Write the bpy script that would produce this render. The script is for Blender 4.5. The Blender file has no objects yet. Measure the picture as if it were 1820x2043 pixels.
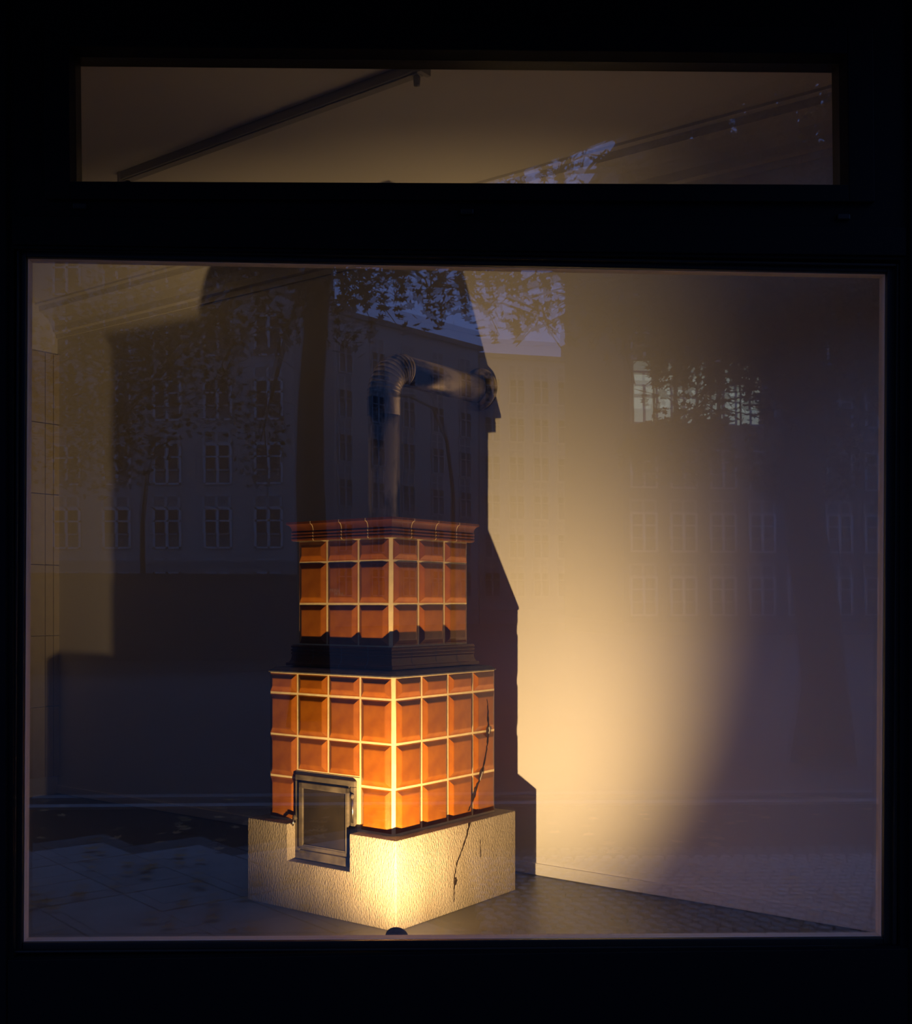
import bpy, bmesh, math, random
from mathutils import Vector, Matrix
random.seed(7)
scene = bpy.context.scene
C = scene.collection

# ------------------------------------------------------------------ camera
F_PX, CX, HY, EYE = 2333.0, 910.0, 1203.0, 1.55
cam_d = bpy.data.cameras.new('camera'); cam = bpy.data.objects.new('camera', cam_d); C.objects.link(cam)
cam.location = (0, 0, EYE); cam.rotation_euler = (math.pi/2, 0, 0)
cam_d.sensor_fit = 'HORIZONTAL'; cam_d.sensor_width = 36.0
cam_d.lens = 36.0*F_PX/1820.0
cam_d.shift_y = (HY-1021.5)/1820.0
cam_d.clip_end = 500
scene.camera = cam

# ------------------------------------------------------------------ dusk sky, exposure
SKY = (0.14, 0.25, 0.72); SKY_STRENGTH = 1.0
LAMP_POWER = 345.0
w = bpy.data.worlds.new('dusk_sky'); scene.world = w; w.use_nodes = True
w.node_tree.nodes['Background'].inputs[0].default_value = (*SKY, 1)
w.node_tree.nodes['Background'].inputs[1].default_value = SKY_STRENGTH
scene.view_settings.view_transform = 'Standard'; scene.view_settings.look = 'None'
scene.view_settings.gamma = 1.0; scene.view_settings.exposure = 0.0
scene.view_settings.use_curve_mapping = False

# ------------------------------------------------------------------ helpers
def link(o, parent=None, loc=None, rot=None):
    C.objects.link(o)
    if parent is not None: o.parent = parent
    if loc is not None: o.location = loc
    if rot is not None: o.rotation_euler = rot
    return o
def tag(o, label=None, cat=None, group=None, kind=None):
    if label: o['label'] = label
    if cat: o['category'] = cat
    if group: o['group'] = group
    if kind: o['kind'] = kind
    return o
def empty(name, loc=(0,0,0), rot=(0,0,0), parent=None):
    return link(bpy.data.objects.new(name, None), parent, loc, rot)
def mesh_of(name, bm, mats, smooth=False):
    me = bpy.data.meshes.new(name)
    bmesh.ops.recalc_face_normals(bm, faces=bm.faces)
    if smooth:
        for f in bm.faces: f.smooth = True
    bm.to_mesh(me); bm.free()
    for m in (mats if isinstance(mats, (list, tuple)) else [mats]): me.materials.append(m)
    return me
def obj(name, bm, mats, parent=None, loc=None, rot=None, smooth=False):
    return link(bpy.data.objects.new(name, mesh_of(name, bm, mats, smooth)), parent, loc, rot)
def inst(name, me, parent=None, loc=None, rot=None):
    return link(bpy.data.objects.new(name, me), parent, loc, rot)
def box(bm, x0, x1, y0, y1, z0, z1, mi=0):
    v = [bm.verts.new(p) for p in ((x0,y0,z0),(x1,y0,z0),(x1,y1,z0),(x0,y1,z0),(x0,y0,z1),(x1,y0,z1),(x1,y1,z1),(x0,y1,z1))]
    for q in ((0,3,2,1),(4,5,6,7),(0,1,5,4),(1,2,6,5),(2,3,7,6),(3,0,4,7)):
        bm.faces.new([v[i] for i in q]).material_index = mi
def bxm(*boxes):
    bm = bmesh.new()
    for b in boxes: box(bm, *b)
    return bm
def prism(poly, z0, z1):
    bm = bmesh.new()
    lo = [bm.verts.new((p[0], p[1], z0)) for p in poly]; hi = [bm.verts.new((p[0], p[1], z1)) for p in poly]
    bm.faces.new(lo[::-1]); bm.faces.new(hi)
    n = len(poly)
    for i in range(n): bm.faces.new((lo[i], lo[(i+1)%n], hi[(i+1)%n], hi[i]))
    return bm
def bevel(o, wd, seg=2):
    m = o.modifiers.new('bevel', 'BEVEL'); m.width = wd; m.segments = seg; m.limit_method = 'ANGLE'
    return o
def lathe(prof, seg=32, cap0=False, cap1=False):
    bm = bmesh.new(); rings = []
    for r, z in prof:
        rings.append([bm.verts.new((r*math.cos(2*math.pi*i/seg), r*math.sin(2*math.pi*i/seg), z)) for i in range(seg)])
    for A, B in zip(rings, rings[1:]):
        for i in range(seg): bm.faces.new((A[i], A[(i+1)%seg], B[(i+1)%seg], B[i]))
    if cap0: bm.faces.new(rings[0][::-1])
    if cap1: bm.faces.new(rings[-1])
    return bm
def tube_bm(bm, pts, rads, seg=8):
    pts = [Vector(p) for p in pts]; rings = []
    up = Vector((0.13, 0.27, 1)).normalized()
    for i, p in enumerate(pts):
        t = (pts[min(i+1, len(pts)-1)]-pts[max(i-1, 0)]).normalized()
        u = up.cross(t)
        if u.length < 1e-3: u = Vector((1, 0, 0)).cross(t)
        u.normalize(); v = t.cross(u)
        r = rads[i] if isinstance(rads, (list, tuple)) else rads
        rings.append([bm.verts.new(p+u*r*math.cos(2*math.pi*k/seg)+v*r*math.sin(2*math.pi*k/seg)) for k in range(seg)])
    for A, B in zip(rings, rings[1:]):
        for k in range(seg): bm.faces.new((A[k], A[(k+1)%seg], B[(k+1)%seg], B[k]))
    bm.faces.new(rings[0][::-1]); bm.faces.new(rings[-1])

# ------------------------------------------------------------------ materials
def mat(name, col, rough=0.6, metal=0.0, coat=0.0, var=0.0, vscale=6.0, var_col=None, bump=0.0, bscale=40.0, spec=0.5,
        detail=6.0, stretch=None, vlo=0.35, vhi=0.7, emit=None, estr=0.0, rnd=0.0):
    m = bpy.data.materials.new(name); m.use_nodes = True
    nt = m.node_tree; N = nt.nodes; L = nt.links; b = N['Principled BSDF']
    b.inputs['Base Color'].default_value = (*col, 1); b.inputs['Roughness'].default_value = rough
    b.inputs['Metallic'].default_value = metal; b.inputs['Specular IOR Level'].default_value = spec
    b.inputs['Coat Weight'].default_value = coat; b.inputs['Coat Roughness'].default_value = 0.08
    tc = N.new('ShaderNodeTexCoord'); vec = tc.outputs['Object']
    if stretch:
        mp = N.new('ShaderNodeMapping'); mp.inputs['Scale'].default_value = stretch
        L.new(vec, mp.inputs['Vector']); vec = mp.outputs['Vector']
    src = None
    if var > 0:
        n = N.new('ShaderNodeTexNoise'); n.inputs['Scale'].default_value = vscale; n.inputs['Detail'].default_value = detail
        L.new(vec, n.inputs['Vector'])
        r = N.new('ShaderNodeMapRange'); r.inputs['From Min'].default_value = vlo; r.inputs['From Max'].default_value = vhi
        r.inputs['To Max'].default_value = var; L.new(n.outputs['Fac'], r.inputs['Value'])
        mx = N.new('ShaderNodeMix'); mx.data_type = 'RGBA'
        mx.inputs['A'].default_value = (*col, 1); mx.inputs['B'].default_value = (*(var_col or tuple(c*0.45 for c in col)), 1)
        L.new(r.outputs['Result'], mx.inputs['Factor']); src = mx.outputs['Result']
    if rnd > 0:
        oi = N.new('ShaderNodeObjectInfo'); rr = N.new('ShaderNodeMapRange')
        rr.inputs['To Min'].default_value = 1-rnd; rr.inputs['To Max'].default_value = 1+rnd*0.6
        L.new(oi.outputs['Random'], rr.inputs['Value'])
        vm = N.new('ShaderNodeVectorMath'); vm.operation = 'SCALE'
        if src is None: vm.inputs[0].default_value = col
        else: L.new(src, vm.inputs[0])
        L.new(rr.outputs['Result'], vm.inputs['Scale']); src = vm.outputs['Vector']
    if src is not None: L.new(src, b.inputs['Base Color'])
    if bump > 0:
        n2 = N.new('ShaderNodeTexNoise'); n2.inputs['Scale'].default_value = bscale; n2.inputs['Detail'].default_value = 5
        L.new(vec, n2.inputs['Vector'])
        bp = N.new('ShaderNodeBump'); bp.inputs['Strength'].default_value = bump; bp.inputs['Distance'].default_value = 0.01
        L.new(n2.outputs['Fac'], bp.inputs['Height']); L.new(bp.outputs['Normal'], b.inputs['Normal'])
    if emit:
        b.inputs['Emission Color'].default_value = (*emit, 1); b.inputs['Emission Strength'].default_value = estr
    return m
def glass_mat(name, refl):
    m = bpy.data.materials.new(name); m.use_nodes = True
    nt = m.node_tree; N = nt.nodes; L = nt.links; N.remove(N['Principled BSDF'])
    t = N.new('ShaderNodeBsdfTransparent'); t.inputs['Color'].default_value = (0.985, 0.99, 0.985, 1)
    g = N.new('ShaderNodeBsdfGlossy'); g.inputs['Roughness'].default_value = 0.0
    mx = N.new('ShaderNodeMixShader'); mx.inputs[0].default_value = refl
    L.new(t.outputs[0], mx.inputs[1]); L.new(g.outputs[0], mx.inputs[2])
    L.new(mx.outputs[0], N['Material Output'].inputs[0])
    return m
M = dict(
    wall=mat('white_wall_paint', (0.80, 0.78, 0.75), 0.75, var=0.25, vscale=1.3, var_col=(0.74, 0.72, 0.69)),
    ceiling=mat('ceiling_paint', (0.80, 0.77, 0.72), 0.85, var=0.2, vscale=0.8, var_col=(0.74, 0.71, 0.66)),
    floor=mat('dark_screed', (0.095, 0.088, 0.078), 0.42, var=0.8, vscale=2.5, var_col=(0.13, 0.118, 0.10), bump=0.03, bscale=30),
    panel=mat('tan_wall_panel', (0.62, 0.55, 0.42), 0.7, var=0.5, vscale=9, var_col=(0.5, 0.44, 0.33), bump=0.05, bscale=50),
    black=mat('black_frame_paint', (0.0042, 0.0044, 0.0050), 0.62, spec=0.06, bump=0.03, bscale=60),
    bead=mat('black_bead_paint', (0.010, 0.009, 0.008), 0.38, spec=0.18),
    reveal=mat('pale_reveal_paint', (0.62, 0.54, 0.46), 0.6, spec=0.3),
    tile=mat('amber_glaze', (0.35, 0.108, 0.006), 0.38, coat=0.3, var=0.75, vscale=14, var_col=(0.20, 0.045, 0.004), bump=0.05, bscale=90, rnd=0.16, spec=0.3, vlo=0.42, vhi=0.75),
    mould=mat('dark_brown_glaze', (0.16, 0.046, 0.008), 0.4, coat=0.12, var=0.5, vscale=20, rnd=0.1, spec=0.3),
    grout=mat('cream_grout', (0.84, 0.66, 0.34), 0.85, var=0.3, vscale=25, bump=0.2, bscale=120),
    mortar=mat('grey_mortar', (0.16, 0.14, 0.12), 0.9, var=0.6, vscale=18, bump=0.3, bscale=90),
    plinth=mat('rough_plaster', (0.46, 0.39, 0.29), 0.92, var=0.75, vscale=4.5, var_col=(0.30, 0.24, 0.16), bump=1.3, bscale=135, stretch=(1, 1, 0.42), spec=0.2),
    crack=mat('dark_crack', (0.030, 0.018, 0.010), 0.95, spec=0.1),
    chip=mat('chipped_plaster', (0.55, 0.47, 0.36), 0.95, bump=0.4, bscale=150),
    iron=mat('worn_iron', (0.15, 0.122, 0.085), 0.7, metal=0.0, spec=0.2, var=0.8, vscale=14, var_col=(0.03, 0.024, 0.018), bump=0.1, bscale=60),
    iron_door=mat('sooty_iron', (0.030, 0.022, 0.013), 0.85, metal=0.0, spec=0.1, var=0.8, vscale=11, var_col=(0.016, 0.013, 0.010), bump=0.12, bscale=40),
    steel=mat('bright_steel', (0.55, 0.5, 0.45), 0.3, metal=1.0),
    pipe=mat('stained_flue_steel', (0.68, 0.58, 0.48), 0.34, metal=0.6, var=0.97, vscale=8, var_col=(0.022, 0.020, 0.022), bump=0.08, bscale=30, stretch=(1, 1, 0.4), vlo=0.44, vhi=0.60),
    lamp=mat('lamp_black', (0.02, 0.018, 0.016), 0.55, bump=0.05, bscale=150),
    lens=mat('lamp_lens', (0.9, 0.85, 0.7), 0.2, emit=(1.0, 0.74, 0.38), estr=8.0),
    white=mat('off_white_metal', (0.50, 0.49, 0.46), 0.5),
    letter=mat('pale_lettering', (0.30, 0.16, 0.10), 0.6),
    cobble=mat('granite_cobble', (0.60, 0.55, 0.48), 0.7, var=0.6, vscale=20, rnd=0.35),
    slab=mat('pavement_slab', (0.55, 0.51, 0.46), 0.75, var=0.5, vscale=4, rnd=0.15),
    road=mat('asphalt', (0.055, 0.055, 0.055), 0.8, var=0.5, vscale=3),
    soil=mat('joint_soil', (0.035, 0.03, 0.025), 0.95),
    dry_leaf=mat('fallen_leaf', (0.75, 0.42, 0.15), 0.8, rnd=0.4),
    leaf=mat('autumn_leaf', (0.045, 0.032, 0.010), 0.7, rnd=0.2),
    bark=mat('bark', (0.035, 0.028, 0.02), 0.9, bump=0.4, bscale=25),
    facade=mat('light_facade', (0.34, 0.33, 0.31), 0.85, var=0.3, vscale=0.3),
    facade2=mat('grey_facade', (0.22, 0.215, 0.205), 0.85, var=0.3, vscale=0.3),
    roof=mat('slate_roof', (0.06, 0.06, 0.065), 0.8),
    wframe=mat('white_window_frame', (0.36, 0.36, 0.35), 0.6),
    wpane=mat('dark_window_pane', (0.012, 0.012, 0.014), 0.15, spec=0.3),
    lit=mat('lit_shop_window', (0.5, 0.55, 0.45), 0.5, emit=(0.75, 0.85, 0.62), estr=0.65),
    hedge=mat('dark_shrub', (0.02, 0.022, 0.012), 0.9),
    concrete=mat('canopy_concrete', (0.05, 0.046, 0.042), 0.9),
    outer_glass=glass_mat('outer_pane_glass', 0.095), inner_glass=glass_mat('inner_pane_glass', 0.08),
)

# ------------------------------------------------------------------ frames of reference
A_DIR = Vector((-0.8, 0.6, 0)); B_DIR = Vector((0.6, 0.8, 0))       # the room's two directions
W1 = Vector((-3.5734, 9.7734, 0)); W2 = Vector((1.9875, 5.4873, 0)) # base of the back wall
DW = (W2-W1).normalized(); NW = Vector((-DW.y, DW.x, 0))            # NW points out of the room
CEN = Vector((-0.3839, 6.2096, 0))                                   # stove centre
TH = 0.0424; YW = 4.66                                               # shop front: yaw, distance
FN = Vector((-math.sin(TH), math.cos(TH), 0)); FU = Vector((math.cos(TH), math.sin(TH), 0))
FP = Vector((0, YW, 0))
def fpt(x, y, z): return FP+FU*x+FN*y+Vector((0, 0, z))
CEIL = 3.95
YAW = math.atan2(DW.y, DW.x)

# ------------------------------------------------------------------ room shell
WL0 = W1+DW*0.415                                     # where back wall meets the panelled side wall
WR = W1+DW*8.22
def slab_wall(name, p, q, out, z0, z1, m, th=0.12):
    bm = prism([p.xy, q.xy, (q+out*th).xy, (p+out*th).xy], z0, z1)
    return tag(obj(name, bm, m), kind='structure')
slab_wall('wall_back', WL0-DW*0.12, WR, NW, -0.1, CEIL+0.1, M['wall'])
SL = -B_DIR
WLF = WL0+SL*6.6
wl = slab_wall('wall_left', WL0, WLF, -DW, -0.1, CEIL+0.1, M['wall'])
room_poly = [WL0.xy, WR.xy, fpt(3.1, 0.05, 0).xy, fpt(-7.2, 0.05, 0).xy, WLF.xy]
fl = tag(obj('floor', prism(room_poly, -0.1, 0.0), M['floor']), kind='structure')
ce = tag(obj('ceiling', prism(room_poly, CEIL, CEIL+0.12), M['ceiling']), kind='structure')
bb = bmesh.new()
box(bb, 0.4, 8.1, -0.014, 0.0, 0.006, 0.068)
tag(obj('baseboard_back', bb, M['wall'], None, W1, (0, 0, YAW)), kind='structure')
# stepped cove moulding under the ceiling
prof = [(0, 3.70), (-0.012, 3.70), (-0.016, 3.735), (-0.04, 3.745), (-0.05, 3.79), (-0.085, 3.84), (-0.13, 3.875), (-0.17, 3.89), (-0.175, 3.93), (-0.21, 3.935), (-0.21, CEIL), (0, CEIL)]
bm = bmesh.new()
ends = [[bm.verts.new((x, y, z)) for y, z in prof] for x in (0.42, 8.1)]
for i in range(len(prof)):
    j = (i+1) % len(prof); bm.faces.new((ends[0][i], ends[0][j], ends[1][j], ends[1][i]))
bm.faces.new(ends[0]); bm.faces.new(ends[1][::-1])
tag(obj('trim_1', bm, M['wall'], None, W1, (0, 0, YAW)), kind='structure')
# panels on the side wall, joints recessed
side_yaw = math.atan2(SL.y, SL.x)
pm = {}
cols = [(0.0, 0.05), (0.056, 0.126), (0.132, 0.70), (0.706, 1.27)]
for ci, (c0, c1) in enumerate(cols):
    for r in range(6):
        z0 = 0.15+r*0.57; z1 = min(z0+0.563, CEIL-0.3)
        if (ci, r == 5) not in pm:
            b2 = bxm((0, c1-c0, 0, 0.022, 0, z1-z0)); pm[(ci, r == 5)] = mesh_of('wall_panel', b2, M['panel'])
        o = inst('wall_panel', pm[(ci, r == 5)], wl)
        o.location = WL0+SL*c0+DW*0.0+Vector((0, 0, z0)); o.rotation_euler = (0, 0, side_yaw)

# ------------------------------------------------------------------ shop front
ROLL1, ROLL2 = 0.006, -0.0109
X0, X1, Z0, Z1 = -1.688, 1.729, 0.2135, 2.889       # main opening
TX0, TX1, TZ0, TZ1 = -1.496, 1.552, 3.192, 3.712     # transom opening
gx0, gx1, gz0, gz1 = X0-0.030, X1+0.045, Z0-0.034, Z1+0.032
FT0, FT1 = -0.065, 0.082
bm = bmesh.new()
box(bm, -7.3, gx0, FT0, FT1, -0.3, 4.8); box(bm, gx1, 3.3, FT0, FT1, -0.3, 4.8)
box(bm, gx0, gx1, FT0, FT1, -0.3, gz0)
box(bm, gx0, gx1, FT0, FT1, gz1, TZ0-0.02); box(bm, gx0, gx1, FT0, FT1, TZ1+0.02, 4.8)
box(bm, gx0, TX0-0.025, FT0, FT1, TZ0-0.02, TZ1+0.02); box(bm, TX1+0.025, gx1, FT0, FT1, TZ0-0.02, TZ1+0.02)
wf = tag(obj('wall_front', bm, M['black'], None, FP, (0, 0, TH)), kind='structure')
# upper storeys of the shop's house
bm = bxm((-9, 9, FT0, 0.3, 4.8, 13)); 
tag(obj('wall_upper', bm, M['facade2'], None, FP, (0, 0, TH)), kind='structure')
for nm, (a0, a1, c0, c1) in dict(pilaster_strip=(-7.3, gx0-0.02, -0.3, 4.7), pilaster_strip_b=(gx1+0.03, 3.3, -0.3, 4.7)).items():
    bevel(obj('pilaster_strip', bxm((a0, a1, FT0-0.02, FT0, c0, c1)), M['black'], wf), 0.004)
bevel(obj('mid_rail_board', bxm((gx0, gx1+0.02, FT0-0.012, FT0, gz1+0.012, gz1+0.125)), M['black'], wf), 0.004)
bevel(obj('stall_board', bxm((gx0-0.02, gx1+0.03, FT0-0.012, FT0, -0.3, gz0-0.006)), M['black'], wf), 0.004)
def ring(bm, x0, x1, z0, z1, t, y0, y1):
    box(bm, x0-t, x0, y0, y1, z0-t, z1+t); box(bm, x1, x1+t, y0, y1, z0-t, z1+t)
    box(bm, x0, x1, y0, y1, z0-t, z0); box(bm, x0, x1, y0, y1, z1, z1+t)
def window(name, x0, x1, z0, z1, roll):
    cx, cz = (x0+x1)/2, (z0+z1)/2
    e = empty(name, fpt(cx, 0, cz), (0, roll, TH))
    e.rotation_mode = 'XYZ'
    tag(e, kind='structure')
    return e, (x0-cx, x1-cx, z0-cz, z1-cz)
w1, (x0, x1, z0, z1) = window('window_1', X0, X1, Z0, Z1, ROLL1)
for nm, q in (('left', (x0-0.03, x0, z0-0.034, z1+0.032)), ('right', (x1, x1+0.046, z0-0.034, z1+0.032)), ('bottom', (x0, x1, z0-0.034, z0)), ('top', (x0, x1, z1, z1+0.032))):
    bevel(obj('glazing_bead', bxm((q[0], q[1], -0.030, -0.002, q[2], q[3])), M['bead'], w1), 0.005, 3)
# thin second step on the bead
bevel(obj('bead_step', bxm((x0-0.03, x1+0.046, -0.050, -0.030, z0-0.034, z0-0.024)), M['bead'], w1), 0.003)
bevel(obj('bead_step', bxm((x1+0.030, x1+0.046, -0.050, -0.030, z0-0.024, z1+0.032)), M['bead'], w1), 0.003)
bevel(obj('bead_step', bxm((x0-0.03, x1+0.030, -0.050, -0.030, z1+0.020, z1+0.032)), M['bead'], w1), 0.003)
bevel(obj('bead_step', bxm((x0-0.03, x0-0.02, -0.050, -0.030, z0-0.024, z1+0.020)), M['bead'], w1), 0.003)
bm = bmesh.new(); ring(bm, x0, x1, z0, z1, 0.03, -0.002, 0.052)
obj('frame_reveal', bm, M['reveal'], w1)
obj('outer_pane', bxm((x0-0.005, x1+0.005, 0.0, 0.006, z0-0.005, z1+0.005)), M['outer_glass'], w1)
obj('inner_pane', bxm((x0-0.005, x1+0.005, -0.003, 0.003, z0-0.005, z1+0.005)), M['inner_glass'], w1, (0, 0.030, 0), (0.0062, 0, 0.0006))
w2, (x0, x1, z0, z1) = window('window_2', TX0, TX1, TZ0, TZ1, ROLL2)
tx = (x0-0.095, x1+0.105, z0-0.068, z1+0.105)
bm = bmesh.new()
box(bm, tx[0], x0, -0.092, 0.0, tx[2], tx[3]); box(bm, x1, tx[1], -0.092, 0.0, tx[2], tx[3])
box(bm, x0, x1, -0.092, 0.0, tx[2], z0); box(bm, x0, x1, -0.092, 0.0, z1, tx[3])
bevel(obj('sash_frame', bm, M['black'], w2), 0.004)
bm = bmesh.new(); ring(bm, x0, x1, z0, z1, 0.03, 0.0, 0.08)
obj('frame_reveal', bm, M['bead'], w2)
obj('outer_pane', bxm((x0-0.005, x1+0.005, 0.0, 0.006, z0-0.005, z1+0.005)), M['outer_glass'], w2)
obj('inner_pane', bxm((x0-0.005, x1+0.005, -0.003, 0.003, z0-0.005, z1+0.005)), M['inner_glass'], w2, (0, 0.030, 0), (0.0062, 0, 0.0006))
for px in (-1.46, 0.04, 1.54):
    o = obj('drain_cap', bxm((-0.026, 0.026, -0.016, 0, -0.012, 0.012)), M['bead'], wf, (px, FT0, 3.085)); bevel(o, 0.005)

# ------------------------------------------------------------------ stove
S_ROT = math.atan2(0.8, 0.6)
stove = tag(empty('tiled_stove', CEN, (0, 0, S_ROT)), 'amber and brown glazed tiled stove on a rough plaster plinth', 'stove')
PH = 0.504; PZ = 0.429
# plinth from cells, with the notch before the fire door
xs = [-PH, -PH+0.092, PH]; ys = [-PH, -PH+0.294, -PH+0.716, PH]; zs = [0.0, 0.243, PZ]
def cells(xs, ys, zs, void):
    bm = bmesh.new(); vv = {}
    def v(i, j, k):
        if (i, j, k) not in vv: vv[(i, j, k)] = bm.verts.new((xs[i], ys[j], zs[k]))
        return vv[(i, j, k)]
    solid = lambda i, j, k: 0 <= i < len(xs)-1 and 0 <= j < len(ys)-1 and 0 <= k < len(zs)-1 and (i, j, k) not in void
    for i in range(len(xs)-1):
        for j in range(len(ys)-1):
            for k in range(len(zs)-1):
                if not solid(i, j, k): continue
                for d, q in (((-1,0,0), ((0,0,0),(0,0,1),(0,1,1),(0,1,0))), ((1,0,0), ((1,0,0),(1,1,0),(1,1,1),(1,0,1))),
                             ((0,-1,0), ((0,0,0),(1,0,0),(1,0,1),(0,0,1))), ((0,1,0), ((0,1,0),(0,1,1),(1,1,1),(1,1,0))),
                             ((0,0,-1), ((0,0,0),(0,1,0),(1,1,0),(1,0,0))), ((0,0,1), ((0,0,1),(1,0,1),(1,1,1),(0,1,1)))):
                    if not solid(i+d[0], j+d[1], k+d[2]):
                        bm.faces.new([v(i+a, j+b, k+c) for a, b, c in q])
    return bm
pl = bevel(obj('plinth', cells(xs, ys, zs, {(0, 1, 1)}), M['plinth'], stove), 0.005, 2)

def tile_mesh(wd, ht, mats, rise=0.0115, inset=0.027):
    bm = bmesh.new(); rings = []
    for ins, d in ((0, 0.006), (0.0, 0.001), (0.003, -0.0008), (0.007, -0.0016), (inset, -0.0016-rise), (inset+0.005, -0.0028-rise)):
        x, z = wd/2-ins, ht/2-ins
        rings.append([bm.verts.new(p) for p in ((-x, d, -z), (x, d, -z), (x, d, z), (-x, d, z))])
    for k, (A, B) in enumerate(zip(rings, rings[1:])):
        for i in range(4): bm.faces.new((A[i], A[(i+1)%4], B[(i+1)%4], B[i]))
    bm.faces.new(rings[-1]); bm.faces.new(rings[0][::-1])
    return mesh_of('tile', bm, mats)
def body(name, half, z0, z1, ch):
    h = half
    return obj(name, prism([(-h+ch, -h), (h-ch, -h), (h, -h+ch), (h, h-ch), (h-ch, h), (-h+ch, h), (-h, h-ch), (-h, -h+ch)], z0, z1), M['grout'], stove)
LB = body('lower_body', 0.428, 0.2, 1.192, 0.0165)
UB = body('upper_body', 0.322, 1.225, 1.873, 0.0165)
cache = {}
def put_tile(parent, half, side, u0, u1, z0, z1, m, j=0.0037):
    # u is measured from the front corner; side 'L' is the fire-door face, 'R' the other one
    wd, ht = u1-u0-2*j, z1-z0-2*j
    key = (round(wd, 4), round(ht, 4), m)
    if key not in cache: cache[key] = tile_mesh(wd, ht, [M[m]])
    u = -half+(u0+u1)/2; z = (z0+z1)/2
    jx = random.uniform(-0.004, 0.004)
    if side == 'R': return inst('tile', cache[key], parent, (u, -half, z), (jx, 0, random.uniform(-.004, .004)))
    if side == 'L': return inst('tile', cache[key], parent, (-half, u, z), (jx, 0, -math.pi/2+random.uniform(-.004, .004)))
    if side == 'B': return inst('tile', cache[key], parent, (u, half, z), (0, 0, math.pi))
    return inst('tile', cache[key], parent, (half, u, z), (0, 0, math.pi/2))
lz = [0.434, 0.652, 0.868, 1.084, 1.190]
for side in 'LRBH':
    U = [0.0115, 0.214, 0.428, 0.642, 0.8445]
    for c in range(4):
        for r in range(4):
            zz0, zz1 = lz[r], lz[r+1]
            if side == 'L' and c in (1, 2):
                if r == 0: continue
                if r == 1: zz0 = 0.694
            put_tile(LB, 0.428, side, U[c], U[c+1], zz0, zz1, 'tile')
    U = [0.0115, 0.2147, 0.4293, 0.6325]; uz = [1.333, 1.545, 1.760, 1.872]
    for c in range(3):
        for r in range(3): put_tile(UB, 0.322, side, U[c], U[c+1], uz[r], uz[r+1], 'tile')
# mortar shelf between the two bodies
bm = bmesh.new(); rings = []
for h, z in ((0.437, 1.190), (0.437, 1.196), (0.412, 1.214), (0.30, 1.221)):
    c = 0.02
    rings.append([bm.verts.new((x, y, z)) for x, y in ((-h+c, -h), (h-c, -h), (h, -h+c), (h, h-c), (h-c, h), (-h+c, h), (-h, h-c), (-h, -h+c))])
for A, B in zip(rings, rings[1:]):
    for i in range(8): bm.faces.new((A[i], A[(i+1)%8], B[(i+1)%8], B[i]))
bm.faces.new(rings[-1]); bm.faces.new(rings[0][::-1])
obj('mortar_shelf', bm, M['mortar'], stove)

# cornice and waist moulding: mitred pieces round the square
def cprof():
    p = [(-0.02, 0.0), (0.009, 0.0)]
    for k in range(3):
        a = 0.001+k*0.016
        p += [(0.010, a+0.001), (0.0145, a+0.004), (0.0150, a+0.011), (0.010, a+0.0145)]
    p += [(0.012, 0.050)]
    for k in range(1, 8):
        t = k/7*math.pi/2; p.append((0.012+0.020*(1-math.cos(t)), 0.050+0.035*math.sin(t)))
    p += [(0.0335, 0.087), (0.0335, 0.0985), (-0.02, 0.0995)]
    return p
def sweep_piece(stations, prof):
    # stations: functions of offset giving x, y
    bm = bmesh.new()
    rows = [[bm.verts.new((*st(o), z)) for o, z in prof] for st in stations]
    n = len(prof)
    for A, B in zip(rows, rows[1:]):
        for i in range(n): bm.faces.new((A[i], A[(i+1)%n], B[(i+1)%n], B[i]))
    bm.faces.new(rows[0]); bm.faces.new(rows[-1][::-1])
    return bm
def moulding(name, zbase, flip, half=0.330):
    prof = cprof()
    if flip: prof = [(o, 0.110-z*1.1) for o, z in prof]
    inner = [(o-0.0006 if o > 0 else o, z) for o, z in prof]
    e = None
    # grout core
    st = [lambda o, s=s: (s[0]*(half+o), s[1]*(half+o)) for s in ((-1, -1), (1, -1), (1, 1), (-1, 1))]
    bm = bmesh.new(); rows = [[bm.verts.new((*s(o), z)) for o, z in inner] for s in st]; n = len(inner)
    for k in range(4):
        A, B = rows[k], rows[(k+1) % 4]
        for i in range(n-1): bm.faces.new((A[i], A[i+1], B[i+1], B[i]))
    bm.faces.new([r[0] for r in rows]); bm.faces.new([r[-1] for r in rows])
    core = obj(name, bm, M['grout'] if not flip else M['mortar'], stove, (0, 0, zbase))
    g = 0.0024; c0, c1 = 0.142, 0.340
    corner = mesh_of('moulding_tile', sweep_piece([lambda o: (-(half+o), -half+c0-g), lambda o: (-(half+o), -(half+o)), lambda o: (-half+c0-g, -(half+o))], prof), M['mould'])
    mid = mesh_of('moulding_tile', sweep_piece([lambda o: (-half+c0+g, -(half+o)), lambda o: (-half+c1-g, -(half+o))], prof), M['mould'])
    mid2 = mesh_of('moulding_tile', sweep_piece([lambda o: (-half+c1+g, -(half+o)), lambda o: (half-c0-g, -(half+o))], prof), M['mould'])
    for k in range(4):
        for me in (corner, mid, mid2): inst('moulding_tile', me, core, (0, 0, 0), (0, 0, k*math.pi/2))
    return core
moulding('waist_moulding', 1.221, True)
moulding('cornice', 1.8735, False)
obj('cover_slab', bxm((-0.31, 0.31, -0.31, 0.31, 1.965, 1.9725)), M['mortar'], stove)

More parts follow.
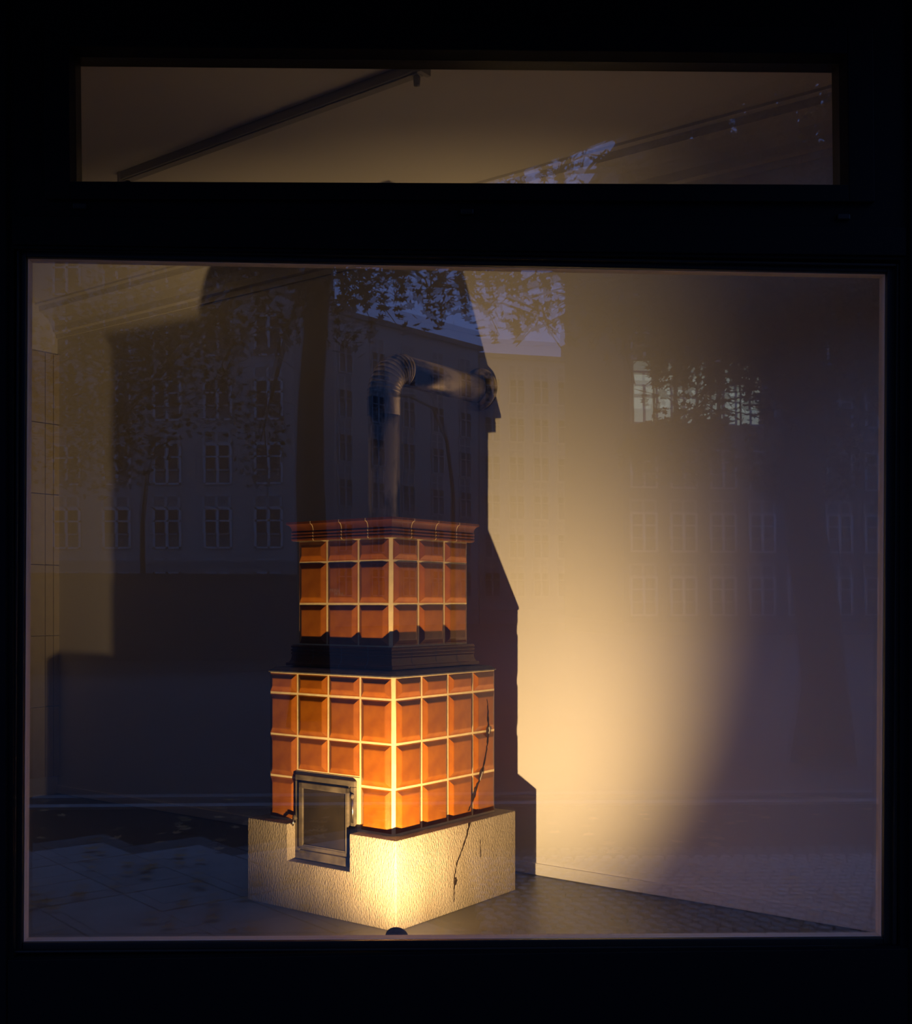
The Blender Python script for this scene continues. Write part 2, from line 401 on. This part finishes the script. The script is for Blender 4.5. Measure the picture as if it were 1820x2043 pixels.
# fire door (face 'L', plane x = -0.428), u from the front corner
door = empty('fire_door', (-0.428, -0.428, 0), (0, 0, -math.pi/2), stove)   # local x runs to the front corner, -y outwards
def dbox(name, u0, u1, y0, y1, z0, z1, m, bv=0.003):
    return bevel(obj(name, bxm((-u1, -u0, y0, y1, z0, z1)), M[m], door), bv)
dbox('grout_surround', 0.215, 0.652, -0.004, 0.004, 0.445, 0.692, 'grout', 0.002)
D0, D1, DZ0, DZ1 = 0.232, 0.640, 0.245, 0.676
bm = bmesh.new()
t = 0.030
box(bm, -D1, -D0, -0.022, -0.002, DZ1-t, DZ1); box(bm, -D1, -D0, -0.022, -0.002, DZ0, DZ0+t*1.6)
box(bm, -D1, -D1+t, -0.022, -0.002, DZ0+t, DZ1-t); box(bm, -D0-t, -D0, -0.022, -0.002, DZ0+t, DZ1-t)
bevel(obj('door_frame', bm, M['iron'], door), 0.004)
bm = bmesh.new(); e0, e1, f0, f1 = D0+0.034, D1-0.036, DZ0+0.056, DZ1-0.036; t2 = 0.020
box(bm, -e1, -e0, -0.034, -0.016, f1-t2*1.5, f1); box(bm, -e1, -e0, -0.034, -0.016, f0, f0+t2)
box(bm, -e1, -e1+t2*1.4, -0.034, -0.016, f0, f1); box(bm, -e0-t2, -e0, -0.034, -0.016, f0, f1)
bevel(obj('door_leaf_rim', bm, M['iron'], door), 0.004)
dbox('door_leaf', e0+0.015, e1-0.02, -0.024, -0.008, f0+0.015, f1-0.02, 'iron_door')
dbox('rim_ledge', e0+0.02, e1-0.03, -0.030, -0.020, f0+0.018, f0+0.026, 'iron', 0.002)
lat = bmesh.new()
tube_bm(lat, [(-D1-0.012, -0.012, 0.468), (-D1+0.012, -0.04, 0.464), (-D1+0.030, -0.046, 0.452)], 0.009)
obj('latch', lat, M['iron'], door, smooth=True)
lat = bmesh.new(); tube_bm(lat, [(-D1+0.018, -0.050, 0.454), (-D1+0.020, -0.056, 0.435), (-D1+0.018, -0.056, 0.418)], [0.005, 0.006, 0.004]); obj('latch_drop', lat, M['steel'], door, smooth=True)
lat = bmesh.new(); tube_bm(lat, [(-D0-0.012, -0.024, 0.47), (-D0-0.012, -0.024, 0.60)], 0.0055); obj('hinge_rod', lat, M['steel'], door, smooth=True)
lat = bmesh.new(); tube_bm(lat, [(-D0-0.012, -0.024, 0.592), (-D0-0.012, -0.024, 0.612)], 0.010); obj('hinge_knuckle', lat, M['iron'], door, smooth=True)
# cracks on face 'R': u from front corner of plinth / body, z, half width
def ribbon(name, pts, parent, y, half, m='crack', jitter=0.004, depth=0.002):
    bm = bmesh.new(); rnd = random.Random(3); P = []
    for (u0, z0, w0), (u1, z1, w1_) in zip(pts, pts[1:]):
        n = max(2, int(math.hypot(u1-u0, z1-z0)/0.012))
        for i in range(n):
            t = i/n; P.append((u0+(u1-u0)*t+rnd.uniform(-jitter, jitter), z0+(z1-z0)*t, (w0+(w1_-w0)*t)*rnd.uniform(0.55, 1.35)))
    P.append(pts[-1])
    L_ = [bm.verts.new((-half+u-w_, y, z)) for u, z, w_ in P]; R_ = [bm.verts.new((-half+u+w_, y, z)) for u, z, w_ in P]
    L2 = [bm.verts.new((-half+u-w_, y+depth, z)) for u, z, w_ in P]; R2 = [bm.verts.new((-half+u+w_, y+depth, z)) for u, z, w_ in P]
    for i in range(len(P)-1):
        bm.faces.new((L_[i], R_[i], R_[i+1], L_[i+1])); bm.faces.new((L2[i], L_[i], L_[i+1], L2[i+1])); bm.faces.new((R_[i], R2[i], R2[i+1], R_[i+1]))
    return obj(name, bm, M[m], parent)
ribbon('crack', [(0.588, 0.429, 0.012), (0.575, 0.395, 0.007), (0.557, 0.359, 0.006), (0.514, 0.290, 0.0055), (0.480, 0.245, 0.004), (0.459, 0.186, 0.0035), (0.455, 0.12, 0.003), (0.451, 0.049, 0.0015)], pl, -PH-0.0012, PH, jitter=0.0025)
ribbon('crack', [(0.464, 0.172, 0.004), (0.470, 0.160, 0.009), (0.470, 0.145, 0.009), (0.464, 0.132, 0.004)], pl, -PH-0.0016, PH, jitter=0.001)
ribbon('crack', [(0.679, 0.328, 0.0012), (0.683, 0.235, 0.0022)], pl, -PH-0.0012, PH, jitter=0.0005)
ribbon('crack', [(0.752, 1.040, 0.002), (0.760, 1.0, 0.004), (0.758, 0.95, 0.008), (0.764, 0.90, 0.0075), (0.762, 0.86, 0.004), (0.757, 0.813, 0.007), (0.737, 0.736, 0.006), (0.700, 0.648, 0.007), (0.665, 0.59, 0.005), (0.615, 0.51, 0.006), (0.585, 0.47, 0.008)], LB, -0.428-0.0152, 0.428, jitter=0.003, depth=0.012)
ribbon('chip', [(0.772, 0.89, 0.004), (0.776, 0.873, 0.006), (0.770, 0.855, 0.003)], LB, -0.428-0.0155, 0.428, 'chip', 0.003, 0.010)
ribbon('chip', [(0.712, 0.66, 0.003), (0.700, 0.640, 0.005), (0.690, 0.615, 0.002)], LB, -0.428-0.0157, 0.428, 'chip', 0.003, 0.010)
# little lettering on an upper tile
def lettering(txt, u, z, size, rot):
    cu = bpy.data.curves.new('lettering', 'FONT'); cu.body = txt; cu.size = size; cu.extrude = 0.0002
    ob = bpy.data.objects.new('tmp_text', cu); C.objects.link(ob)
    dg = bpy.context.evaluated_depsgraph_get(); me = bpy.data.meshes.new_from_object(ob.evaluated_get(dg))
    bpy.data.objects.remove(ob); me.materials.clear(); me.materials.append(M['letter'])
    return inst('lettering', me, UB, (-0.322-0.0150, -0.322+u, z), (math.pi/2, rot, -math.pi/2))
lettering('PRINK', 0.399, 1.605, 0.026, 0.0)
lettering('PRINK', 0.366, 1.587, 0.024, 0.0)

# ------------------------------------------------------------------ stove pipe
pipe = tag(empty('stove_pipe', CEN+Vector((0, 0, 1.9735)), (0, 0, S_ROT)), 'grimy steel stove pipe with ribbed elbow running into the wall', 'stove pipe')
PR = 0.085
obj('upright_pipe', lathe([(PR+0.004, 0.0), (PR+0.004, 0.006), (PR, 0.008), (PR, 0.62)], 48, True, True), M['pipe'], pipe, smooth=True)
obj('sleeve', lathe([(PR+0.0015, 0.57), (PR+0.004, 0.572), (PR+0.004, 0.655), (PR+0.007, 0.657), (PR+0.007, 0.668), (PR+0.003, 0.670), (PR+0.003, 0.69)], 48), M['pipe'], pipe, smooth=True)
bm = bmesh.new(); rings = []
Rb = 0.165; zc = 0.67; seg = 48; n = 120
for i in range(n+1):
    t = i/n*math.pi/2
    rr = PR+0.001+0.0050*max(0, math.sin(i/n*math.pi*2*12))**0.7*min(1, i/12)*min(1, (n-i)/6)
    cxp, czp = Rb-Rb*math.cos(t), zc+Rb*math.sin(t)
    rings.append([bm.verts.new((cxp+rr*math.cos(q)*(-math.cos(t)), rr*math.sin(q), czp+rr*math.cos(q)*math.sin(t))) for q in [2*math.pi*k/seg for k in range(seg)]])
for A, B in zip(rings, rings[1:]):
    for k in range(seg): bm.faces.new((A[k], A[(k+1)%seg], B[(k+1)%seg], B[k]))
obj('ribbed_elbow', bm, M['pipe'], pipe, smooth=True)
wall_gap = (W1-CEN).dot(NW)/B_DIR.dot(NW)
HLEN = wall_gap-0.02
bm = lathe([(PR-0.002, 0), (PR-0.002, HLEN-Rb+0.01)], 48, True, True)
obj('horizontal_pipe', bm, M['pipe'], pipe, (Rb-0.01, 0, zc+Rb), (0, math.pi/2, 0), smooth=True)
fe = obj('wall_flange', lathe([(PR-0.004, -0.052), (PR+0.008, -0.050), (PR+0.012, -0.030), (0.108, -0.026), (0.121, -0.022), (0.128, -0.012), (0.128, 0.0), (PR-0.004, 0.0)], 56), M['pipe'], pipe, (wall_gap-0.003, 0, zc+Rb), (0, math.pi/2, math.atan2(NW.y, NW.x)-S_ROT), smooth=True)

# ------------------------------------------------------------------ floor spotlight (the room's one lamp)
S = Vector((-0.245, 4.850, 0.172))
AZ, EL = math.radians(4), math.radians(26)
axis = Vector((math.sin(AZ)*math.cos(EL), math.cos(AZ)*math.cos(EL), math.sin(EL)))
lamp = tag(empty('floor_spotlight', (S.x, S.y-0.02, 0)), 'small black bullet spotlight on the floor behind the window sill', 'spotlight')
q = axis.to_track_quat('Z', 'Y')
hs = obj('housing', lathe([(0.0005, -0.062), (0.018, -0.058), (0.034, -0.046), (0.044, -0.026), (0.047, -0.004), (0.047, 0.0), (0.044, 0.0), (0.041, -0.02), (0.02, -0.04), (0.0005, -0.045)], 40), M['lamp'], lamp, S-lamp.location-axis*0.004, None, True)
hs.rotation_euler = q.to_euler()
ln = obj('lens', lathe([(0.0005, -0.022), (0.022, -0.022)], 24), M['lens'], lamp, S-lamp.location-axis*0.004); ln.rotation_euler = q.to_euler()
obj('foot', lathe([(0.042, 0), (0.042, 0.006), (0.036, 0.01), (0.012, 0.012), (0.0005, 0.012)], 32, True), M['lamp'], lamp, (0, 0.0, 0), smooth=True)
bm = bmesh.new(); tube_bm(bm, [(0, 0, 0.01), (0, -0.005, 0.06), (0, -0.01, 0.112)], 0.008); obj('stem', bm, M['lamp'], lamp, smooth=True)

ld = bpy.data.lights.new('spotlight_beam', 'SPOT'); ld.energy = LAMP_POWER; ld.color = (1.0, 0.635, 0.28)
ld.spot_size = math.radians(102); ld.spot_blend = 1.0; ld.shadow_soft_size = 0.010
lo = link(bpy.data.objects.new('spotlight_beam', ld), lamp, S-lamp.location); lo.rotation_euler = (axis*-1).to_track_quat('Z', 'Y').to_euler()
R = math.radians

# ------------------------------------------------------------------ ceiling fittings
cb = tag(empty('ceiling_batten', (-1.0, 5.86, CEIL), (0, 0, math.atan2(-0.618, 0.786))), 'long unlit batten light fixed flat on the ceiling', 'ceiling light')
bevel(obj('channel', bxm((-1.09, 1.09, -0.032, 0.032, -0.045, 0.0)), M['white'], cb), 0.004)
bevel(obj('cover_strip', bxm((-1.07, 1.07, -0.022, 0.022, -0.052, -0.045)), M['white'], cb), 0.003)
for sx in (-1, 1):
    bevel(obj('end_cap', bxm((sx*1.09-0.012, sx*1.09+0.012, -0.036, 0.036, -0.056, 0.0)), M['white'], cb), 0.003)
    obj('spot_head', lathe([(0.0005, -0.10), (0.014, -0.095), (0.016, -0.06), (0.010, -0.045)], 20, False, True), M['white'] if sx > 0 else M['lamp'], cb, (sx*1.05, 0, 0), smooth=True)
sd = tag(empty('smoke_detector', (-0.40, 6.93, CEIL)), 'small round smoke detector on the ceiling above the stove', 'smoke detector')
obj('detector_body', lathe([(0.0005, -0.045), (0.035, -0.043), (0.052, -0.030), (0.055, -0.012), (0.055, 0.0)], 32), M['white'], sd, smooth=True)
obj('sensor_cap', lathe([(0.0005, -0.055), (0.018, -0.053), (0.022, -0.045)], 24), M['lamp'], sd, smooth=True)

# ------------------------------------------------------------------ the street outside (seen as reflections in the panes)
GZ = -0.15
def V(px, py, yv):
    P = Vector(((px-CX)/F_PX*yv, yv, EYE-(py-HY)*yv/F_PX))
    return P-FN*(2*(P-FP).dot(FN))
def out(x, d, z): return FP+FU*x-FN*d+Vector((0, 0, z))
st = tag(obj('street', prism([out(-70, 0.065, 0).xy, out(70, 0.065, 0).xy, out(70, 160, 0).xy, out(-70, 160, 0).xy], GZ-0.3, GZ-0.03), M['road']), kind='structure')
pv = tag(obj('pavement', prism([out(-9, 0.07, 0).xy, out(9, 0.07, 0).xy, out(9, 5.2, 0).xy, out(-9, 5.2, 0).xy], GZ-0.03, GZ-0.022), M['soil']), kind='structure')
kerb = bmesh.new(); box(kerb, -9, 9, -5.35, -5.2, GZ-0.03, GZ)
tag(obj('kerb', kerb, M['slab'], None, FP, (0, 0, TH)), kind='structure')
bm = bmesh.new(); box(bm, -0.245, 0.245, -0.245, 0.245, -0.03, 0)
slab_me = mesh_of('paving_slab', bm, M['slab'])
ca, sa = math.cos(R(37)), math.sin(R(37))
for i in range(-14, 15):
    for j in range(-14, 15):
        x, d = (i*ca-j*sa)*0.5-1.9, (i*sa+j*ca)*0.5+1.9
        if -4.6 < x < -0.15 and 0.45 < d < 3.6:
            o = inst('paving_slab', slab_me, pv, out(x, d, GZ+random.uniform(-.003, .003)), (random.uniform(-.004, .004), random.uniform(-.004, .004), TH-R(37)))
cob = []
for i in range(36):
    for j in range(30):
        cob.append((0.22+i*0.088+(j % 2)*0.04+random.uniform(-.008, .008), 0.42+j*0.092+random.uniform(-.008, .008)))
cob = [c for c in cob if c[0] < 3.2]
cob.sort(key=lambda c: c[1])
cms = []
for k in range(5):
    bm = bmesh.new(); rn = random.Random(k); lo_ = []; hi_ = []
    for t in range(6):
        a = 2*math.pi*(t+rn.uniform(-.2, .2))/6; r = 0.043*rn.uniform(.9, 1.08)
        lo_.append(bm.verts.new((r*math.cos(a), r*math.sin(a), -0.03))); hi_.append(bm.verts.new((0.78*r*math.cos(a), 0.78*r*math.sin(a), 0.008+rn.uniform(-.003, .003))))
    bm.faces.new(lo_[::-1]); bm.faces.new(hi_)
    for t in range(6): bm.faces.new((lo_[t], lo_[(t+1)%6], hi_[(t+1)%6], hi_[t]))
    cms.append(mesh_of('cobble', bm, M['cobble']))
for x, d in cob[:300]:
    inst('cobble', random.choice(cms), pv, out(x, d, GZ+random.uniform(-.006, .004)), (0, 0, random.uniform(0, 6.28)))
vs, fs = [], []
for x, d in cob[300:]:
    me = random.choice(cms); base = len(vs); c = out(x, d, GZ); a = random.uniform(0, 6.28)
    for v in me.vertices: vs.append((c.x+v.co.x*math.cos(a)-v.co.y*math.sin(a), c.y+v.co.x*math.sin(a)+v.co.y*math.cos(a), c.z+v.co.z))
    for p in me.polygons: fs.append([base+i for i in p.vertices])
me = bpy.data.meshes.new('cobbles'); me.from_pydata(vs, [], fs); me.materials.append(M['cobble'])
tag(inst('cobbles', me, pv), kind='stuff')

STAR = [(90, 1.0), (72, .5), (48, .95), (28, .45), (2, .85), (-25, .42), (-52, .55), (-90, .22), (-128, .55), (-155, .42), (178, .85), (152, .45), (132, .95), (108, .5)]
STAR = [(r*math.cos(R(a)), r*math.sin(R(a))) for a, r in STAR]
def leaf_cloud(name, items, m, parent=None):
    vs, fs = [], []
    for pos, size, rot in items:
        base = len(vs)
        for x, y in STAR:
            vs.append(pos+rot @ Vector((x*size, y*size, 0.12*size*(abs(x)-0.4))))
        fs.append(list(range(base, base+len(STAR))))
    me = bpy.data.meshes.new(name); me.from_pydata([tuple(v) for v in vs], [], fs); me.materials.append(m)
    o = inst(name, me, parent); tag(o, kind='stuff'); return o
def rand_rot(rn, flat=1.0):
    return (Matrix.Rotation(rn.uniform(0, 6.28), 3, 'Z') @ Matrix.Rotation(rn.uniform(-flat*1.6, flat*1.6), 3, 'X') @ Matrix.Rotation(rn.uniform(0, 6.28), 3, 'Z'))
rn = random.Random(11)
items = []
for k in range(330):
    items.append((out(rn.uniform(-4, 4.2), 0.4+rn.random()**1.3*5.0, GZ+0.016+rn.uniform(0, .012)), rn.uniform(.05, .085), rand_rot(rn, 0.1)))
tag(leaf_cloud('fallen_leaves', items, M['dry_leaf']), 'dry brown maple leaves scattered over the pavement by the shop window', 'fallen leaves', kind='stuff')

def tree(label, base, lean, height, r0, blobs, twigs, leaf=0.075, seed=1):
    t = tag(empty('street_tree', base), label, 'tree', 'street trees in front of the shop')
    rn = random.Random(seed)
    bm = bmesh.new(); pts = []; rad = []
    for i in range(9):
        f = i/8; pts.append(Vector((lean[0]*f**1.5+0.05*math.sin(i*1.3), lean[1]*f**1.5+0.05*math.cos(i), height*f))); rad.append(r0*(1-0.5*f)*(1.35 if i == 0 else 1))
    tube_bm(bm, pts, rad, 12); obj('trunk', bm, M['bark'], t, smooth=True)
    items = []; fork = pts[6]
    for (c, rx, ry, rz, n) in blobs:
        cl = c-base
        b2 = bmesh.new(); mid = (fork+cl)/2+Vector((0, 0, 0.3))
        tube_bm(b2, [fork, mid, cl], [r0*0.35, r0*0.2, r0*0.06], 8)
        br = obj('branch', b2, M['bark'], t, smooth=True)
        b3 = bmesh.new()
        for k in range(twigs):
            d = Vector((rn.gauss(0, 1)*rx, rn.gauss(0, 1)*ry, rn.gauss(0, 1)*rz))*0.62
            s0 = cl.lerp(mid, rn.uniform(0, .5)); m_ = s0+d*0.5+Vector((rn.uniform(-.1, .1), rn.uniform(-.1, .1), rn.uniform(0, .15)))
            tube_bm(b3, [s0, m_, s0+d], [0.014, 0.009, 0.004], 5)
        if twigs: obj('twigs', b3, M['bark'], br)
        for k in range(n):
            while True:
                u = Vector((rn.uniform(-1, 1), rn.uniform(-1, 1), rn.uniform(-1, 1)))
                if u.length < 1: break
            u = Vector((u.x*rx, u.y*ry, u.z*rz))
            items.append((cl+u, leaf*rn.uniform(.7, 1.25), rand_rot(rn)))
    leaf_cloud('foliage', items, M['leaf'], t)
    return t
def gnd(px, yv): p = V(px, HY, yv); return Vector((p.x, p.y, GZ))
tree('street tree with a thick straight trunk and thinning crown', gnd(617, 16), (0.2, 0, 0), 9.0, 0.24, [
    (V(610, 430, 15), 2.2, 1.5, 1.1, 1500), (V(480, 600, 17), 1.3, 1.0, 0.9, 420), (V(330, 690, 19), 1.5, 1.0, 0.9, 420),
    (V(250, 830, 22), 1.3, 1.0, 0.9, 330), (V(690, 610, 16), 0.7, 0.7, 0.7, 150), (V(130, 720, 20), 1.4, 1.0, 1.4, 700), (V(300, 640, 21), 1.6, 1.0, 1.2, 700), (V(180, 900, 24), 1.6, 1.0, 1.0, 450), (V(520, 880, 26), .7, .7, 1.2, 160), (V(420, 800, 24), 0.9, .8, .8, 130)], 9, 0.10, 2)
tree('dense dark street tree beside a lamplit facade', gnd(1640, 12.5), (-0.6, 0.3, 0), 6.5, 0.26, [
    (V(1420, 640, 12), 0.95, 1.0, 0.75, 1500), (V(1640, 700, 12), 0.85, 1.0, 1.0, 1700), (V(1430, 300, 12.5), 1.1, 1.0, 1.0, 1600),
    (V(1660, 320, 12.5), 1.1, 1.0, 1.2, 1500), (V(1850, 600, 12.5), 1.0, 1.0, 1.6, 1500), (V(1360, 200, 12.5), .6, .8, .6, 1100), (V(1580, 150, 12.5), .9, .8, .8, 1500), (V(1500, 500, 12.5), 1.2, .8, .6, 1200), (V(1330, 500, 12), 0.5, .8, .9, 500),
    (V(1350, 900, 14), 0.7, .8, .42, 520), (V(1600, 930, 14), 0.8, .8, .5, 620), (V(1420, 850, 16), 0.9, .6, .35, 160), (V(1400, 790, 14), 0.75, .6, .35, 140)], 7, 0.085, 3)
tree('street tree whose thin leafy branches hang over the pavement', gnd(1990, 9.5), (-1.2, 0.2, 0), 6.2, 0.2, [
    (V(1010, 590, 10), 0.85, 0.9, 0.30, 90), (V(1150, 600, 9.5), 0.55, 0.8, 0.34, 95), (V(830, 590, 10.5), 0.75, 0.8, 0.32, 70), (V(940, 560, 9.5), 0.45, 0.5, 0.22, 60),
    (V(1190, 660, 9.5), 0.25, 0.5, 0.25, 40), (V(730, 560, 11), 0.5, 0.6, 0.22, 50), (V(1110, 345, 10.5), 0.7, 0.6, 0.4, 150), (V(1060, 660, 10), 0.6, 0.5, 0.14, 30)], 16, 0.075, 4)

# houses across the square
bm = bmesh.new(); W_, H_ = 1.5, 2.1
for q in ((-W_/2, -W_/2+.12, 0, H_), (W_/2-.12, W_/2, 0, H_), (-.07, .07, 0, H_), (-W_/2, W_/2, 0, .1), (-W_/2, W_/2, H_-.1, H_), (-W_/2, W_/2, H_*.66, H_*.66+.09)):
    box(bm, q[0], q[1], -0.10, 0.0, q[2], q[3])
win_me = mesh_of('house_window', bm, M['wframe'])
pane_me = mesh_of('window_pane', bxm((-W_/2, W_/2, -0.04, 0.0, 0, H_)), M['wpane'])
lit_me = mesh_of('window_pane', bxm((-W_/2, W_/2, -0.04, 0.0, 0, H_)), M['lit'])
def house(label, p, q, height, depth, m, ncol, nrow, z0, dz, skip=(), lit=None, group=None):
    p, q = Vector((p.x, p.y, GZ)), Vector((q.x, q.y, GZ))
    if q.x > p.x: p, q = q, p                       # local x runs to the left of the street so that -y faces the shop
    ln_ = (q-p).length; rz = math.atan2((q-p).y, (q-p).x)
    h = tag(empty('town_house', p, (0, 0, rz)), label, 'house', 'houses across the square')
    obj('house_wall', bxm((0, ln_, 0, depth, -0.3, height)), M[m], h)
    rf = bmesh.new(); box(rf, -0.25, ln_+0.25, -0.35, depth, height, height+0.35); obj('roof_edge', rf, M['roof'], h)
    for c in range(ncol):
        for r in range(nrow):
            if (c, r) in skip: continue
            wn = inst('house_window', win_me, h, ((c+0.5)*ln_/ncol, 0.0, z0+r*dz))
            inst('window_pane', lit_me if lit and (c, r) in lit else pane_me, wn)
    return h, ln_
house('pale six storey house half hidden by the thick trunked tree', gnd(-500, 62), gnd(588, 60), 21.5, 12, 'facade2', 11, 6, 1.2, 3.3)
h, ln_ = house('pale house receding along the square beside the flat roofed block', gnd(655, 84), gnd(955, 97), 22.6, 3, 'facade', 5, 6, 2.2, 3.25)
h, ln_ = house('flat roofed pale block with a stepped parapet', gnd(958, 97.6), gnd(1245, 101), 22.2, 12, 'facade', 6, 6, 2.2, 3.25)
obj('chimney', bxm((ln_*.32, ln_*.36, 2, 3, 22, 24.2)), M['roof'], h)
obj('chimney', bxm((ln_*.02, ln_*.14, 1, 5, 22, 21.4)), M['roof'], h)
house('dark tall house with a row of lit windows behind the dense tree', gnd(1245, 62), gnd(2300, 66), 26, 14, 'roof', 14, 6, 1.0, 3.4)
dh = [o for o in C.objects if o.name.startswith('town_house')][-1]
lw_me = mesh_of('window_pane', bxm((0, 2.3, -0.06, 0.0, 0, 2.7)), M['lit'])
bm = bmesh.new()
for q in ((-.06, .06, 0, 2.7), (2.24, 2.36, 0, 2.7), (-.06, 2.36, -.1, .05), (-.06, 2.36, 2.65, 2.8), (-.06, 2.36, 1.5, 1.6), (1.1, 1.18, 0, 2.7)): box(bm, q[0], q[1], -0.16, -0.06, q[2], q[3])
lf_me = mesh_of('lit_window', bm, M['roof'])
dmi = dh.matrix_basis.inverted()
for k in range(3):
    c = dmi @ V(1523, 850, 62.6); o = inst('lit_window', lf_me, dh, (c.x+k*2.4, 0, c.z)); inst('window_pane', lw_me, o)
# street lamps
def lamp_post(label, px, yv, top_py, lean):
    b = gnd(px, yv); hgt = (HY-top_py)*yv/F_PX+EYE-GZ
    t = tag(empty('street_lamp', b), label, 'street lamp', 'street lamps on the square')
    bm = bmesh.new(); tube_bm(bm, [(0, 0, 0), (0, 0, hgt*.6), (lean*.15, 0, hgt*.82), (lean*.45, 0, hgt*.95), (lean, 0, hgt)], [.11, .08, .07, .06, .05], 10)
    obj('lamp_post', bm, M['bark'], t, smooth=True)
    hd = lathe([(0.001, .10), (.16, .08), (.26, 0.0), (.20, -.06), (.001, -.10)], 20); o = obj('lamp_head', hd, M['facade2'], t, (lean, 0, hgt), smooth=True); o.scale = (1.6, 1, 1)
lamp_post('curved street lamp in front of the pale six storey house', 285, 40, 872, 1.0)
lamp_post('taller curved street lamp in front of the receding pale house', 905, 48, 790, -1.9)
# low garden wall with a scribble
p, q = gnd(620, 30), gnd(-250, 28)
lw = tag(empty('garden_wall', p, (0, 0, math.atan2((q-p).y, (q-p).x)+math.pi)), 'low dark garden wall with a pale scribble across the road', 'wall')
lnw = (q-p).length
obj('wall_body', bxm((-lnw, 0, 0.0, 0.3, -0.1, 2.35)), M['roof'], lw)
obj('coping', bxm((-lnw-.03, .03, -.04, .34, 2.35, 2.43)), M['road'], lw)
sc = bmesh.new(); pts = []
for k in range(26):
    t = k/25; pts.append((-1.3+t*0.75, -0.012+0.3*0, 1.75+0.17*math.sin(k*1.9)+0.12*math.cos(k*0.9)))
tube_bm(sc, [(x, -0.02, z) for x, _, z in pts], 0.012, 5); obj('scribble', sc, M['white'], lw)
# unseen canopy, inferred, added to block the sky; end cut at an angle
cn = tag(obj('sky_block_canopy', prism([out(2.75, 0.065, 0).xy, out(0.22, 3.0, 0).xy, out(-8, 3.0, 0).xy, out(-8, 0.065, 0).xy], 4.24, 4.42), M['concrete']), kind='structure')
